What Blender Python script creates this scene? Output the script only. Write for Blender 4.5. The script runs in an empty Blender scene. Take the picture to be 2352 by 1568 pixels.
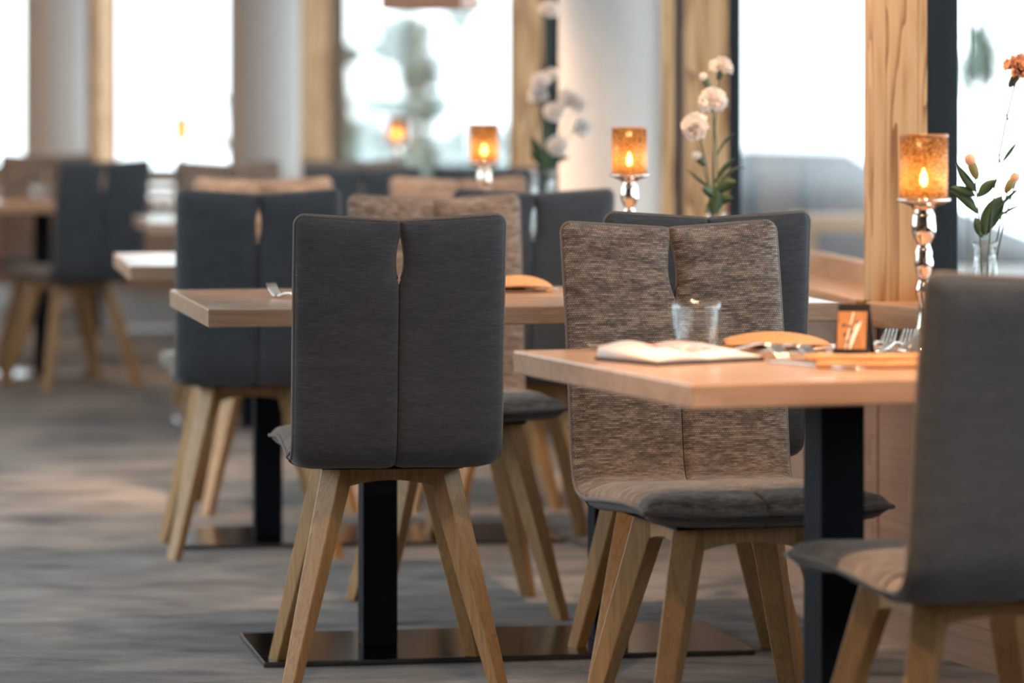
import bpy, math, random
from mathutils import Vector, Matrix
random.seed(7)
PI = math.pi
SC = bpy.context.scene
COL = SC.collection

# ------------------------------------------------------------------ camera
FPX, HCAM, YH = 8800.0, 1.15, 250.0
cam_d = bpy.data.cameras.new('camera')
cam_d.sensor_width = 36.0
cam_d.sensor_fit = 'HORIZONTAL'
cam_d.lens = FPX / 2352 * 36.0
cam_d.shift_y = -(784.0 - YH) / 2352.0
cam_d.clip_end = 500
cam_d.dof.use_dof = True
cam_d.dof.focus_distance = 7.2
cam_d.dof.aperture_fstop = 2.8
cam = bpy.data.objects.new('camera', cam_d)
cam.location = (0, 0, HCAM)
cam.rotation_euler = (PI / 2, 0, 0)
COL.objects.link(cam)
SC.camera = cam

# ------------------------------------------------------------------ sky / exposure
wd = bpy.data.worlds.new('sky'); SC.world = wd
wd.use_nodes = True
bg = wd.node_tree.nodes['Background']
# overcast sky, brighter towards the zenith
_n, _l = wd.node_tree.nodes, wd.node_tree.links
_tc = _n.new('ShaderNodeTexCoord'); _sx = _n.new('ShaderNodeSeparateXYZ'); _ma = _n.new('ShaderNodeMath')
_l.new(_tc.outputs['Generated'], _sx.inputs[0]); _l.new(_sx.outputs[2], _ma.inputs[0])
_ma.operation = 'MULTIPLY_ADD'; _ma.inputs[1].default_value = 3.0; _ma.inputs[2].default_value = 1.0; _ma.use_clamp = False
_mx = _n.new('ShaderNodeMath'); _mx.operation = 'MAXIMUM'; _mx.inputs[1].default_value = 1.0
_l.new(_ma.outputs[0], _mx.inputs[0])
_st = _n.new('ShaderNodeMath'); _st.operation = 'MULTIPLY'; _st.inputs[1].default_value = 1.75
_l.new(_mx.outputs[0], _st.inputs[0]); _l.new(_st.outputs[0], bg.inputs[1])
bg.inputs[0].default_value = (0.86, 0.94, 1.0, 1)
SC.view_settings.view_transform = 'Standard'
SC.view_settings.look = 'None'
SC.view_settings.exposure = 1.05
SC.view_settings.gamma = 1.0
SC.view_settings.use_curve_mapping = False
SPOT_W = 52.0
WARM = (1.0, 0.60, 0.34)

def pt(px, py, Y):
    """world point at depth Y for a photo pixel"""
    return Vector(((px - 1176) * Y / FPX, Y, HCAM - (py - YH) * Y / FPX))
def onz(px, py, z):
    Y = FPX * (HCAM - z) / (py - YH)
    return Vector(((px - 1176) * Y / FPX, Y, z))

# ------------------------------------------------------------------ node helpers
class NT:
    def __init__(s, name):
        s.m = bpy.data.materials.new(name); s.m.use_nodes = True
        s.t = s.m.node_tree; s.t.nodes.clear()
        s.out = s.t.nodes.new('ShaderNodeOutputMaterial')
    def n(s, typ, **kw):
        nd = s.t.nodes.new('ShaderNode' + typ)
        for k, v in kw.items(): setattr(nd, k, v)
        return nd
    def set(s, sock, v):
        if hasattr(v, 'is_output') or isinstance(v, bpy.types.NodeSocket): s.t.links.new(v, sock)
        elif isinstance(v, (tuple, list)) and sock.type == 'RGBA' and len(v) == 3: sock.default_value = (*v, 1)
        else: sock.default_value = v
    def math(s, op, a, b=None, c=None, clamp=False):
        nd = s.n('Math', operation=op); nd.use_clamp = clamp
        s.set(nd.inputs[0], a)
        if b is not None: s.set(nd.inputs[1], b)
        if c is not None: s.set(nd.inputs[2], c)
        return nd.outputs[0]
    def coord(s, which='Object'): return s.n('TexCoord').outputs[which]
    def mapping(s, v, scale=(1, 1, 1), loc=(0, 0, 0), rot=(0, 0, 0)):
        nd = s.n('Mapping'); s.set(nd.inputs[0], v)
        nd.inputs['Scale'].default_value = scale; nd.inputs['Location'].default_value = loc
        nd.inputs['Rotation'].default_value = rot
        return nd.outputs[0]
    def noise(s, v, scale=5, detail=3, rough=.5, dist=0.0):
        nd = s.n('TexNoise'); s.set(nd.inputs['Vector'], v)
        nd.inputs['Scale'].default_value = scale; nd.inputs['Detail'].default_value = detail
        nd.inputs['Roughness'].default_value = rough; nd.inputs['Distortion'].default_value = dist
        return nd.outputs[0]
    def ramp(s, f, stops):
        nd = s.n('ValToRGB'); s.set(nd.inputs[0], f)
        e = nd.color_ramp.elements
        while len(e) < len(stops): e.new(.5)
        for i, (p, c) in enumerate(stops):
            e[i].position = p; e[i].color = (*c, 1) if len(c) == 3 else c
        return nd.outputs[0]
    def mix(s, f, a, b, mode='MIX'):
        nd = s.n('Mix', data_type='RGBA', blend_type=mode)
        s.set(nd.inputs[0], f); s.set(nd.inputs[6], a); s.set(nd.inputs[7], b)
        return nd.outputs[2]
    def bump(s, h, strength=.3, dist=.002):
        nd = s.n('Bump'); s.set(nd.inputs['Height'], h)
        nd.inputs['Strength'].default_value = strength; nd.inputs['Distance'].default_value = dist
        return nd.outputs[0]
    def bsdf(s, color, rough=.6, metal=0.0, normal=None, spec=None, sheen=None, **kw):
        b = s.n('BsdfPrincipled')
        s.set(b.inputs['Base Color'], color); s.set(b.inputs['Roughness'], rough)
        b.inputs['Metallic'].default_value = metal
        if normal is not None: s.set(b.inputs['Normal'], normal)
        if spec is not None: b.inputs['Specular IOR Level'].default_value = spec
        if sheen: b.inputs['Sheen Weight'].default_value = sheen
        for k, v in kw.items(): s.set(b.inputs[k], v)
        return b.outputs[0]
    def done(s, sh):
        s.t.links.new(sh, s.out.inputs[0]); return s.m

def plain(name, c, rough=.6, metal=0.0, var=.08, scale=30, **kw):
    t = NT(name)
    f = t.noise(t.coord(), scale, 3)
    lo = tuple(x * (1 - var) for x in c); hi = tuple(min(1, x * (1 + var)) for x in c)
    return t.done(t.bsdf(t.ramp(f, [(.3, lo), (.7, hi)]), rough, metal, **kw))

def wood(name, dark, mid, light, axis=2, scale=1.0, rough=.45, figure=.5, spec=.4):
    t = NT(name)
    co = t.coord()
    rnd = t.n('ObjectInfo').outputs['Random']
    off = t.n('VectorMath', operation='ADD'); t.set(off.inputs[0], co)
    cmb = t.n('CombineXYZ')
    for i in range(3): t.set(cmb.inputs[i], t.math('MULTIPLY', rnd, (7.1, 3.7, 11.3)[i]))
    t.set(off.inputs[1], cmb.outputs[0])
    sc = [9.0 * scale] * 3; sc[axis] = 1.1 * scale
    v = t.mapping(off.outputs[0], tuple(sc))
    big = t.noise(v, 1.0, 3, .55, .6)
    rings = t.math('FRACT', t.math('MULTIPLY', big, 7.0))
    rings = t.math('POWER', rings, 2.2)
    sc2 = [160.0 * scale] * 3; sc2[axis] = 5.0 * scale
    fine = t.noise(t.mapping(off.outputs[0], tuple(sc2)), 1.0, 3, .6)
    f = t.math('ADD', t.math('MULTIPLY', rings, figure), t.math('MULTIPLY', fine, 1 - figure * .7))
    colr = t.ramp(f, [(.22, light), (.5, mid), (.95, dark)])
    return t.done(t.bsdf(colr, rough, spec=spec, normal=t.bump(fine, .15, .001)))

def fabric(name, lo, mid, hi, row=.0036, contrast=1.0, bump=.5):
    t = NT(name)
    uv = t.n('UVMap', uv_map='UVMap').outputs[0]
    rnd = t.n('ObjectInfo').outputs['Random']
    sp = t.n('SeparateXYZ'); t.set(sp.inputs[0], uv)
    u, v = sp.outputs[0], sp.outputs[1]
    w = t.n('TexNoise'); w.inputs['Scale'].default_value = 9; t.set(w.inputs['Vector'], uv)
    v2 = t.math('ADD', v, t.math('MULTIPLY', w.outputs[0], .006))
    rowv = t.math('DIVIDE', v2, row)
    fr = t.math('FRACT', rowv); fl = t.math('FLOOR', rowv)
    colp = t.math('ADD', t.math('DIVIDE', u, row * 1.15), t.math('MULTIPLY', fl, .5))
    st = t.math('SINE', t.math('ADD', t.math('MULTIPLY', colp, 2 * PI), t.math('MULTIPLY', fr, 2.5)))
    st = t.math('ADD', t.math('MULTIPLY', st, .5), .5)
    rr = t.math('SINE', t.math('MULTIPLY', fr, PI))
    stitch = t.math('MULTIPLY', rr, t.math('ADD', t.math('MULTIPLY', st, .75), .25))
    cv = t.n('CombineXYZ')
    t.set(cv.inputs[0], t.math('MULTIPLY', u, 44.0))
    t.set(cv.inputs[1], t.math('MULTIPLY', fl, 3.37))
    t.set(cv.inputs[2], t.math('MULTIPLY', rnd, 50.0))
    heath = t.noise(cv.outputs[0], 1.0, 4, .65)
    cv2 = t.n('CombineXYZ')
    t.set(cv2.inputs[0], t.math('MULTIPLY', u, 9.0)); t.set(cv2.inputs[1], t.math('MULTIPLY', v, 38.0))
    t.set(cv2.inputs[2], t.math('MULTIPLY', rnd, 31.0))
    patch = t.noise(cv2.outputs[0], 1.0, 3, .6)
    h = t.math('ADD', t.math('MULTIPLY', heath, .72), t.math('MULTIPLY', patch, .28))
    k = .11 / contrast ** 1.4
    base = t.ramp(h, [(.5 - k, lo), (.5, mid), (.5 + k, hi)])
    shade = t.math('ADD', t.math('MULTIPLY', stitch, .75 * contrast), 1 - .42 * contrast)
    cc = t.n('CombineColor')
    for i in range(3): t.set(cc.inputs[i], shade)
    colr = t.mix(1.0, base, cc.outputs[0], 'MULTIPLY')
    return t.done(t.bsdf(colr, .92, spec=.15, sheen=.25, normal=t.bump(stitch, bump, .0015)))

def glass_pane(name):
    t = NT(name)
    lw = t.n('LayerWeight'); lw.inputs[0].default_value = .5
    f = t.math('ADD', t.math('MULTIPLY', t.math('POWER', lw.outputs['Facing'], 5.0), .30), .03)
    tr = t.n('BsdfTransparent'); tr.inputs[0].default_value = (.95, .975, .97, 1)
    gl = t.n('BsdfGlossy'); gl.inputs['Roughness'].default_value = .03
    mx = t.n('MixShader'); t.set(mx.inputs[0], f)
    t.t.links.new(tr.outputs[0], mx.inputs[1]); t.t.links.new(gl.outputs[0], mx.inputs[2])
    return t.done(mx.outputs[0])

def clear_glass(name, tint=(.97, .99, .98)):
    t = NT(name)
    b = t.n('BsdfGlass'); b.inputs['Color'].default_value = (*tint, 1); b.inputs['IOR'].default_value = 1.45
    b.inputs['Roughness'].default_value = .01
    return t.done(b.outputs[0])

def emit(name, c, s):
    t = NT(name); e = t.n('Emission'); e.inputs[0].default_value = (*c, 1); e.inputs[1].default_value = s
    return t.done(e.outputs[0])

M = {}
M['fab_in'] = fabric('taupe melange fabric', (.095, .078, .070), (.195, .164, .147), (.34, .295, .262), .0038, 1.0, .6)
M['fab_out'] = fabric('charcoal woven fabric', (.043, .051, .063), (.070, .080, .095), (.108, .118, .133), .0027, .55, .35)
M['piping'] = plain('grey piping', (.17, .155, .145), .9, var=.25, scale=400)
M['leg_wood'] = wood('oiled oak legs', (.20, .10, .04), (.36, .21, .09), (.46, .285, .13), 2, 1.6, .42, .2)
M['table_wood'] = wood('oak table top', (.34, .215, .145), (.475, .325, .235), (.55, .39, .29), 0, .8, .22, .25, .5)
M['post_wood'] = wood('larch post', (.30, .125, .045), (.60, .35, .165), (.70, .44, .23), 2, .9, .5, .75)
M['sill_wood'] = wood('larch sill', (.40, .22, .12), (.50, .30, .18), (.56, .36, .22), 1, .8, .5, .4)
M['panel_wood'] = wood('parapet veneer', (.27, .17, .125), (.34, .225, .17), (.39, .265, .20), 1, .6, .6, .35)
M['steel'] = plain('dark blue steel', (.005, .008, .013), .6, .0, .1, spec=.12)
M['plate'] = plain('polished dark base plate', (.12, .125, .13), .16, 1.0, .05)
M['frame_dark'] = plain('anthracite window frame', (.012, .018, .024), .55, spec=.25)
M['plaster'] = plain('white plaster', (.62, .60, .585), .85, var=.02)
M['ceiling'] = plain('ceiling paint', (.62, .55, .48), .9, var=.02)
M['wall'] = plain('warm wall paint', (.50, .36, .28), .85, var=.03)
M['pane'] = glass_pane('window glass')
def thin_glass(name):
    t = NT(name)
    nz = t.noise(t.coord(), 70, 2, .5)
    bp = t.bump(nz, .25, .004)
    lw = t.n('LayerWeight'); lw.inputs[0].default_value = .5; t.set(lw.inputs['Normal'], bp)
    fc = t.math('POWER', lw.outputs['Facing'], 3.0)
    f = t.math('ADD', t.math('MULTIPLY', fc, .65), .06)
    tr = t.n('BsdfTransparent'); t.set(tr.inputs[0], t.mix(fc, (.97, .98, .98), (.72, .76, .76)))
    gl = t.n('BsdfGlossy'); gl.inputs['Roughness'].default_value = .02; t.set(gl.inputs['Normal'], bp)
    mx = t.n('MixShader'); t.set(mx.inputs[0], f)
    t.t.links.new(tr.outputs[0], mx.inputs[1]); t.t.links.new(gl.outputs[0], mx.inputs[2])
    return t.done(mx.outputs[0])
M['glass'] = thin_glass('clear glass')
M['silver'] = plain('cutlery steel', (.72, .70, .68), .16, 1.0, .02)
M['mercury'] = plain('mercury glass', (.80, .70, .62), .07, 1.0, .05)
M['napkin'] = plain('cinnamon napkin', (.56, .30, .14), .85, var=.1, scale=60)
M['felt'] = plain('black felt', (.012, .012, .014), .95, var=.3, scale=300)
M['copper'] = wood('copper brown card', (.26, .11, .035), (.38, .17, .06), (.46, .22, .08), 2, 3, .3, .3)
M['paper'] = plain('paper', (.80, .76, .74), .6, var=.02)
M['cover'] = plain('dark brown cover', (.035, .022, .018), .6)
M['red'] = plain('red print', (.50, .07, .10), .7)
M['ink'] = plain('dark print', (.05, .04, .04), .7)
M['white_print'] = plain('white print', (.8, .76, .72), .5)
def petal_mat(name, c):
    t = NT(name)
    f = t.noise(t.coord(), 80, 2)
    col = t.ramp(f, [(.3, tuple(x * .94 for x in c)), (.7, c)])
    d = t.n('BsdfDiffuse'); t.set(d.inputs[0], col)
    r = t.n('BsdfTranslucent'); t.set(r.inputs[0], col)
    m = t.n('MixShader'); m.inputs[0].default_value = .45
    t.t.links.new(d.outputs[0], m.inputs[1]); t.t.links.new(r.outputs[0], m.inputs[2])
    return t.done(m.outputs[0])
M['petal'] = petal_mat('carnation petal', (.95, .91, .88))
M['peach'] = plain('peach petal', (.80, .48, .32), .7, var=.1, scale=80)
M['stem'] = plain('stem green', (.060, .105, .060), .55, var=.2)
M['calyx'] = plain('calyx green', (.055, .095, .055), .55, var=.2)
M['budgreen'] = plain('bud olive', (.20, .20, .07), .55, var=.2)
M['leaf'] = plain('leaf green', (.040, .085, .040), .4, var=.3)
M['wax'] = plain('candle wax', (.85, .78, .65), .5)
M['flame'] = emit('flame', (1.0, .70, .38), 110)
M['snow'] = plain('snow ground', (.62, .65, .68), .9, var=.12, scale=.4)
M['rock'] = plain('grey rock slope', (.032, .036, .042), .95, var=.35, scale=.8)
M['needle'] = plain('pine needles', (.06, .09, .078), .9, var=.3, scale=2)
M['bark'] = plain('bark', (.10, .08, .065), .9, var=.3)
M['lamp_shade'] = plain('copper pendant shade', (.42, .20, .12), .5, var=.05)
M['brass_ring'] = plain('downlight ring', (.5, .48, .45), .4, .8)
M['globe'] = emit('added fill globe glow', (1.0, .66, .42), 14)  # glow of the added out-of-view fill globes
M['lens'] = emit('downlight lens', WARM, 6)

def picture_mat():
    t = NT('printed picture')
    f = t.noise(t.coord(), 60, 4, .6, .5)
    c = t.ramp(f, [(.35, (.75, .71, .72)), (.48, (.55, .46, .50)), (.58, (.34, .28, .36)), (.7, (.62, .50, .48))])
    return t.done(t.bsdf(c, .6))
M['picture'] = picture_mat()

def carpet_mat():
    t = NT('mottled carpet')
    co = t.coord()
    a = t.noise(t.mapping(co, (1.5, 2.6, 1)), 1.6, 6, .62, .8)
    b = t.noise(t.mapping(co, (3, 7, 1)), 1.4, 4, .6)
    h = t.math('ADD', t.math('MULTIPLY', a, .65), t.math('MULTIPLY', b, .35))
    c = t.ramp(h, [(.34, (.10, .110, .125)), (.45, (.21, .212, .222)), (.54, (.28, .272, .275)), (.66, (.40, .385, .38))])
    fine = t.noise(co, 260, 2, .7)
    cc = t.math('ADD', t.math('MULTIPLY', fine, .7), .62)
    k = t.n('CombineColor')
    for i in range(3): t.set(k.inputs[i], cc)
    return t.done(t.bsdf(t.mix(1.0, c, k.outputs[0], 'MULTIPLY'), .95, spec=.1, normal=t.bump(fine, .6, .004)))
M['carpet'] = carpet_mat()

def cup_mat():
    t = NT('amber mosaic glass')
    co = t.coord()
    vo = t.n('TexVoronoi', feature='DISTANCE_TO_EDGE'); t.set(vo.inputs['Vector'], co); vo.inputs['Scale'].default_value = 150
    line = t.ramp(vo.outputs['Distance'], [(.05, (0, 0, 0)), (.16, (1, 1, 1))])
    col1 = t.mix(line, (.14, .065, .02), (.60, .38, .18))
    col2 = t.mix(line, (.16, .09, .03), (.62, .40, .20))
    tl = t.n('BsdfTranslucent'); t.set(tl.inputs[0], col1)
    gl = t.bsdf(col2, .25, .25)
    tr = t.n('BsdfTransparent'); tr.inputs[0].default_value = (1, .74, .46, 1)
    m1 = t.n('MixShader'); m1.inputs[0].default_value = .38
    t.t.links.new(tl.outputs[0], m1.inputs[1]); t.t.links.new(gl, m1.inputs[2])
    m2 = t.n('MixShader'); m2.inputs[0].default_value = .28
    t.t.links.new(m1.outputs[0], m2.inputs[1]); t.t.links.new(tr.outputs[0], m2.inputs[2])
    return t.done(m2.outputs[0])
M['cup'] = cup_mat()

# ------------------------------------------------------------------ mesh helpers
class MB:
    def __init__(s): s.v = []; s.f = []; s.mi = []
    def add(s, verts, faces, mi=0):
        o = len(s.v); s.v += [tuple(x) for x in verts]
        for f in faces: s.f.append(tuple(i + o for i in f)); s.mi.append(mi)
        return s
    def box(s, x0, x1, y0, y1, z0, z1, M4=None, mi=0):
        vs = [Vector((x, y, z)) for z in (z0, z1) for y in (y0, y1) for x in (x0, x1)]
        if M4 is not None: vs = [M4 @ q for q in vs]
        return s.add(vs, [(0, 2, 3, 1), (4, 5, 7, 6), (0, 1, 5, 4), (2, 6, 7, 3), (0, 4, 6, 2), (1, 3, 7, 5)], mi)
    def lathe(s, prof, n=24, c=(0, 0, 0), mi=0, mod=None, cap=True):
        vs = []
        for k, (r, z) in enumerate(prof):
            for i in range(n):
                a = 2 * PI * i / n
                rr = r * (mod(a, k) if mod else 1)
                vs.append((c[0] + rr * math.cos(a), c[1] + rr * math.sin(a), c[2] + z))
        fs = []
        for k in range(len(prof) - 1):
            for i in range(n):
                j = (i + 1) % n
                fs.append((k * n + i, k * n + j, (k + 1) * n + j, (k + 1) * n + i))
        if cap:
            fs.append(tuple(range(n - 1, -1, -1)))
            fs.append(tuple((len(prof) - 1) * n + i for i in range(n)))
        return s.add(vs, fs, mi)
    def tube(s, pts, r, n=6, mi=0, closed=False):
        pts = [Vector(p) for p in pts]; N = len(pts)
        rs = r if isinstance(r, (list, tuple)) else [r] * N
        vs = []; up = None
        for i in range(N):
            if closed: d = pts[(i + 1) % N] - pts[i - 1]
            else: d = pts[min(i + 1, N - 1)] - pts[max(i - 1, 0)]
            d.normalize()
            if up is None:
                up = Vector((0, 0, 1)) if abs(d.z) < .9 else Vector((1, 0, 0))
            a = d.cross(up); 
            if a.length < 1e-6: a = d.orthogonal()
            a.normalize(); b = a.cross(d).normalized(); up = b
            for k in range(n):
                t = 2 * PI * k / n
                vs.append(pts[i] + (a * math.cos(t) + b * math.sin(t)) * rs[i])
        fs = []
        for i in range(N if closed else N - 1):
            j = (i + 1) % N
            for k in range(n):
                l = (k + 1) % n
                fs.append((i * n + k, i * n + l, j * n + l, j * n + k))
        if not closed:
            fs.append(tuple(range(n - 1, -1, -1))); fs.append(tuple((N - 1) * n + k for k in range(n)))
        return s.add(vs, fs, mi)
    def build(s, name, mats, parent=None, smooth=False, uv=None, bevel=0):
        me = bpy.data.meshes.new(name); me.from_pydata(s.v, [], s.f)
        for m in (mats if isinstance(mats, (list, tuple)) else [mats]): me.materials.append(M[m] if isinstance(m, str) else m)
        me.polygons.foreach_set('material_index', s.mi)
        if smooth: me.polygons.foreach_set('use_smooth', [True] * len(me.polygons))
        if uv:
            l = me.uv_layers.new(name='UVMap')
            for lp in me.loops: l.data[lp.index].uv = uv[lp.vertex_index]
        me.update()
        o = bpy.data.objects.new(name, me); COL.objects.link(o)
        if parent: o.parent = parent
        if bevel:
            b = o.modifiers.new('bevel', 'BEVEL'); b.width = bevel; b.segments = 2; b.limit_method = 'ANGLE'
        return o

def empty(name, loc=(0, 0, 0), rz=0.0, parent=None):
    o = bpy.data.objects.new(name, None); COL.objects.link(o)
    o.location = loc; o.rotation_euler = (0, 0, rz); o.empty_display_size = .05
    if parent: o.parent = parent
    return o
def tag(o, label=None, cat=None, group=None, kind=None):
    if label: o['label'] = label
    if cat: o['category'] = cat
    if group: o['group'] = group
    if kind: o['kind'] = kind
    return o
CH = {}
def kids(o): return [c for c in bpy.data.objects if c.parent == o]
def copy_tree(o, parent=None):
    c = o.copy(); COL.objects.link(c)
    if parent: c.parent = parent
    for ch in kids(o): copy_tree(ch, c)
    return c
def struct(o): o['kind'] = 'structure'; return o

# ------------------------------------------------------------------ room shell
struct(MB().box(-4.6, 5.6, -4.2, 26.4, -.1, 0).build('floor', 'carpet'))
struct(MB().box(-4.6, 5.6, -4.2, 26.4, 2.8, 2.95).build('ceiling', 'ceiling'))

PTS = [(5.28, -4.0), (2.976, 2.3), (.792, 8.36), (.506, 11.0), (.395, 12.0), (.008, 15.3), (-1.21, 22.0), (-2.7, 25.0), (-4.3, 26.0), (-4.3, 20.0), (-4.3, 13.0), (-4.3, 6.0), (-4.3, -1.0), (-4.3, -4.0), (.6, -4.0), (5.28, -4.0)]
SILL = .73
wi = 0
for i in range(len(PTS) - 1):
    p, q = Vector((*PTS[i], 0)), Vector((*PTS[i + 1], 0))
    L = (q - p).length; d = (q - p).normalized()
    rz = math.atan2(d.y, d.x) - PI / 2          # local +y runs along the wall, local +x points outdoors
    side = 'right' if i < 5 else ('far' if i < 8 else ('left' if i < 13 else 'back'))
    def lb(*a, **k): return MB().box(*a, **k)
    wo = struct(empty('wall_%s_%d' % (side, i + 1), p, rz))
    lb(0, .2, -.02, L + .02, 0, SILL - .055).build('parapet', 'panel_wood', wo)
    lb(0, .25, -.02, L + .02, 2.55, 2.82).build('lintel', 'wall', wo)
    lb(-.012, 0, 0, L, .0, .085).build('skirting', 'panel_wood', wo)
    if i in (0, 8, 9, 11, 12, 13, 14):
        lb(0, .2, -.02, L + .02, SILL - .06, 2.6).build('infill', 'wall', wo); continue
    lb(-.025, .2, .10 if i != 1 else 0, L - .004, SILL - .055, SILL).build('sill', 'sill_wood', wo, bevel=.004)
    wi += 1
    w = struct(empty('window_%d' % wi, p, rz))
    g0, g1 = .135, .185
    lb(.156, .164, .10, L, SILL + .03, 2.53).build('pane', 'pane', w)
    lb(g0, g1, .05, L, SILL - .002, SILL + .05).build('bottom_rail', 'frame_dark' if i > 2 else 'sill_wood', w)
    lb(g0, g1, .05, L, 2.50, 2.56).build('top_rail', 'frame_dark', w)
    # laminated timber post at the start of the bay
    po = struct(empty('trim_%d' % wi, p, rz))
    wf = 1.55 if i >= 6 else 1.0
    lb(.1165 * wf, .185 if i < 3 else (.155 if i < 5 else (.205 if i < 6 else (.28 if i < 7 else .22))), 0, .05, SILL - .002, 2.55).build('frame_jamb', 'frame_dark', po, bevel=.003)
    for (a, b) in ((-.004, .024), (.0245, .0945), (.095, .116)):
        lb(a * wf, b * wf, 0, .10, SILL - .002, 2.56).build('board', 'post_wood', po, bevel=.0015)
for k, (x, y, r) in enumerate([(.283, 11.1, .149), (-1.216, 18.8, .176), (-2.55, 21.4, .176)]):
    prof = [(r + .012, 0), (r + .012, .09), (r, .1), (r, 2.79)]
    struct(MB().lathe(prof, 48, (x, y, 0)).build('column', 'plaster', smooth=True))

# ------------------------------------------------------------------ warm downlights in the ceiling
def downlight(x, y, w, ang=50, blend=.6, tgt=None):
    e = empty('downlight', (x, y, 2.8)); 
    tag(e, 'small round recessed ceiling downlight', 'downlight', 'recessed warm downlights in the ceiling')
    MB().lathe([(.055, -.001), (.055, -.008), (.042, -.008), (.040, .0)], 20, cap=False).build('ring', 'brass_ring', e, True)
    MB().lathe([(.001, -.003), (.041, -.003)], 20, cap=False).build('lens', 'lens', e)
    ld = bpy.data.lights.new('downlight_beam', 'SPOT'); ld.energy = w; ld.color = WARM
    ld.spot_size = math.radians(ang); ld.spot_blend = blend; ld.shadow_soft_size = .045
    lo = bpy.data.objects.new('downlight_beam', ld); COL.objects.link(lo); lo.parent = e; lo.location = (0, 0, -.02)
    if tgt:
        v = Vector(tgt) - Vector((x, y, 2.78)); lo.rotation_euler = v.to_track_quat('-Z', 'Y').to_euler()
for (x, y, w, tgt) in [(.75, 6.2, 1.5, (.6, 6.1, .7)), (.05, 5.6, 1.0, (.33, 6.9, .6)), (-.05, 7.9, .9, (-.05, 8.6, .7)), (.35, 7.9, 1.7, (.45, 8.72, 1.1)), (-.35, 9.9, 1.1, (-.4, 10.9, .7)), (-.5, 13.6, 1.1, (-.6, 14.6, .7)),
                       (-1.0, 17.0, 1.0, None), (-2.2, 15.7, 1.1, (-2.2, 16.8, .7)), (-2.0, 6.6, .8, None), (-1.6, 10.9, 1.3, None), (-2.6, 13.2, .8, None), (-3.4, 9.0, .8, None), (-3.4, 14.5, .8, None), (-.45, 10.5, 3.2, (-.45, 11.45, .9)),
                       (-3.0, 19.5, 1.0, None), (-.6, 3.2, .9, (-.3, 5.5, .4))]:
    downlight(x, y, w * SPOT_W, tgt=tgt)
downlight(.0, 4.6, 3.8 * SPOT_W, ang=30, tgt=(.58, 5.78, .5))

# unseen globes added as warm fill for the left side of the room
def globe(x, y, w):
    e = empty('fill_globe', (x, y, 2.0)); tag(e, 'added warm fill globe hanging unseen over the left aisle', 'lamp', 'added fill globes over the left aisle')
    MB().lathe([(.002, -.12)] + [(.12 * math.sin(PI * k / 12), -.12 * math.cos(PI * k / 12)) for k in range(1, 12)] + [(.002, .12)], 24).build('globe', 'globe', e, True)
    MB().tube([(0, 0, .118), (0, 0, .8)], .004, 6).build('cord', 'frame_dark', e)
    return e
globe(-3.4, 15.0, 1)['label'] = 'nearer added warm fill globe over the left aisle'
globe(-3.4, 19.5, 1)['label'] = 'farther added warm fill globe over the left aisle'
# ------------------------------------------------------------------ chairs
def resample(pts, n, fine_end=False):
    P = [Vector(p) for p in pts]
    # catmull-rom then uniform arc length
    dense = []
    for i in range(len(P) - 1):
        a = P[max(i - 1, 0)]; b = P[i]; c = P[i + 1]; e = P[min(i + 2, len(P) - 1)]
        for k in range(20):
            t = k / 20
            dense.append(.5 * ((2 * b) + (c - a) * t + (2 * a - 5 * b + 4 * c - e) * t * t + (3 * b - a - 3 * c + e) * t ** 3))
    dense.append(P[-1])
    L = [0]
    for i in range(1, len(dense)): L.append(L[-1] + (dense[i] - dense[i - 1]).length)
    out = []; j = 0
    if fine_end == 'end': ss = [(L[-1] - .022) * k / (n - 8) for k in range(n - 7)] + [L[-1] - .022 * (1 - q) for q in (.2, .38, .54, .68, .8, .9, .96, 1)]
    else: ss = [L[-1] * k / n for k in range(n + 1)]
    for s in ss:
        while j < len(L) - 2 and L[j + 1] < s: j += 1
        f = (s - L[j]) / max(1e-9, L[j + 1] - L[j])
        out.append(dense[j].lerp(dense[j + 1], min(1, f)))
    return out, L[-1], ss

HW = .2045
SEAT_P = [(.215, .468), (.16, .474), (.06, .477), (-.06, .470), (-.165, .462)]
BACK_P = [(-.165, .462), (-.205, .4635), (-.236, .477), (-.252, .510), (-.262, .57), (-.276, .68), (-.298, .81), (-.326, .936)]

def dome(d, r): 
    if d >= r: return 1.0
    return math.sqrt(max(0, 1 - (1 - d / r) ** 2))

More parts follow.
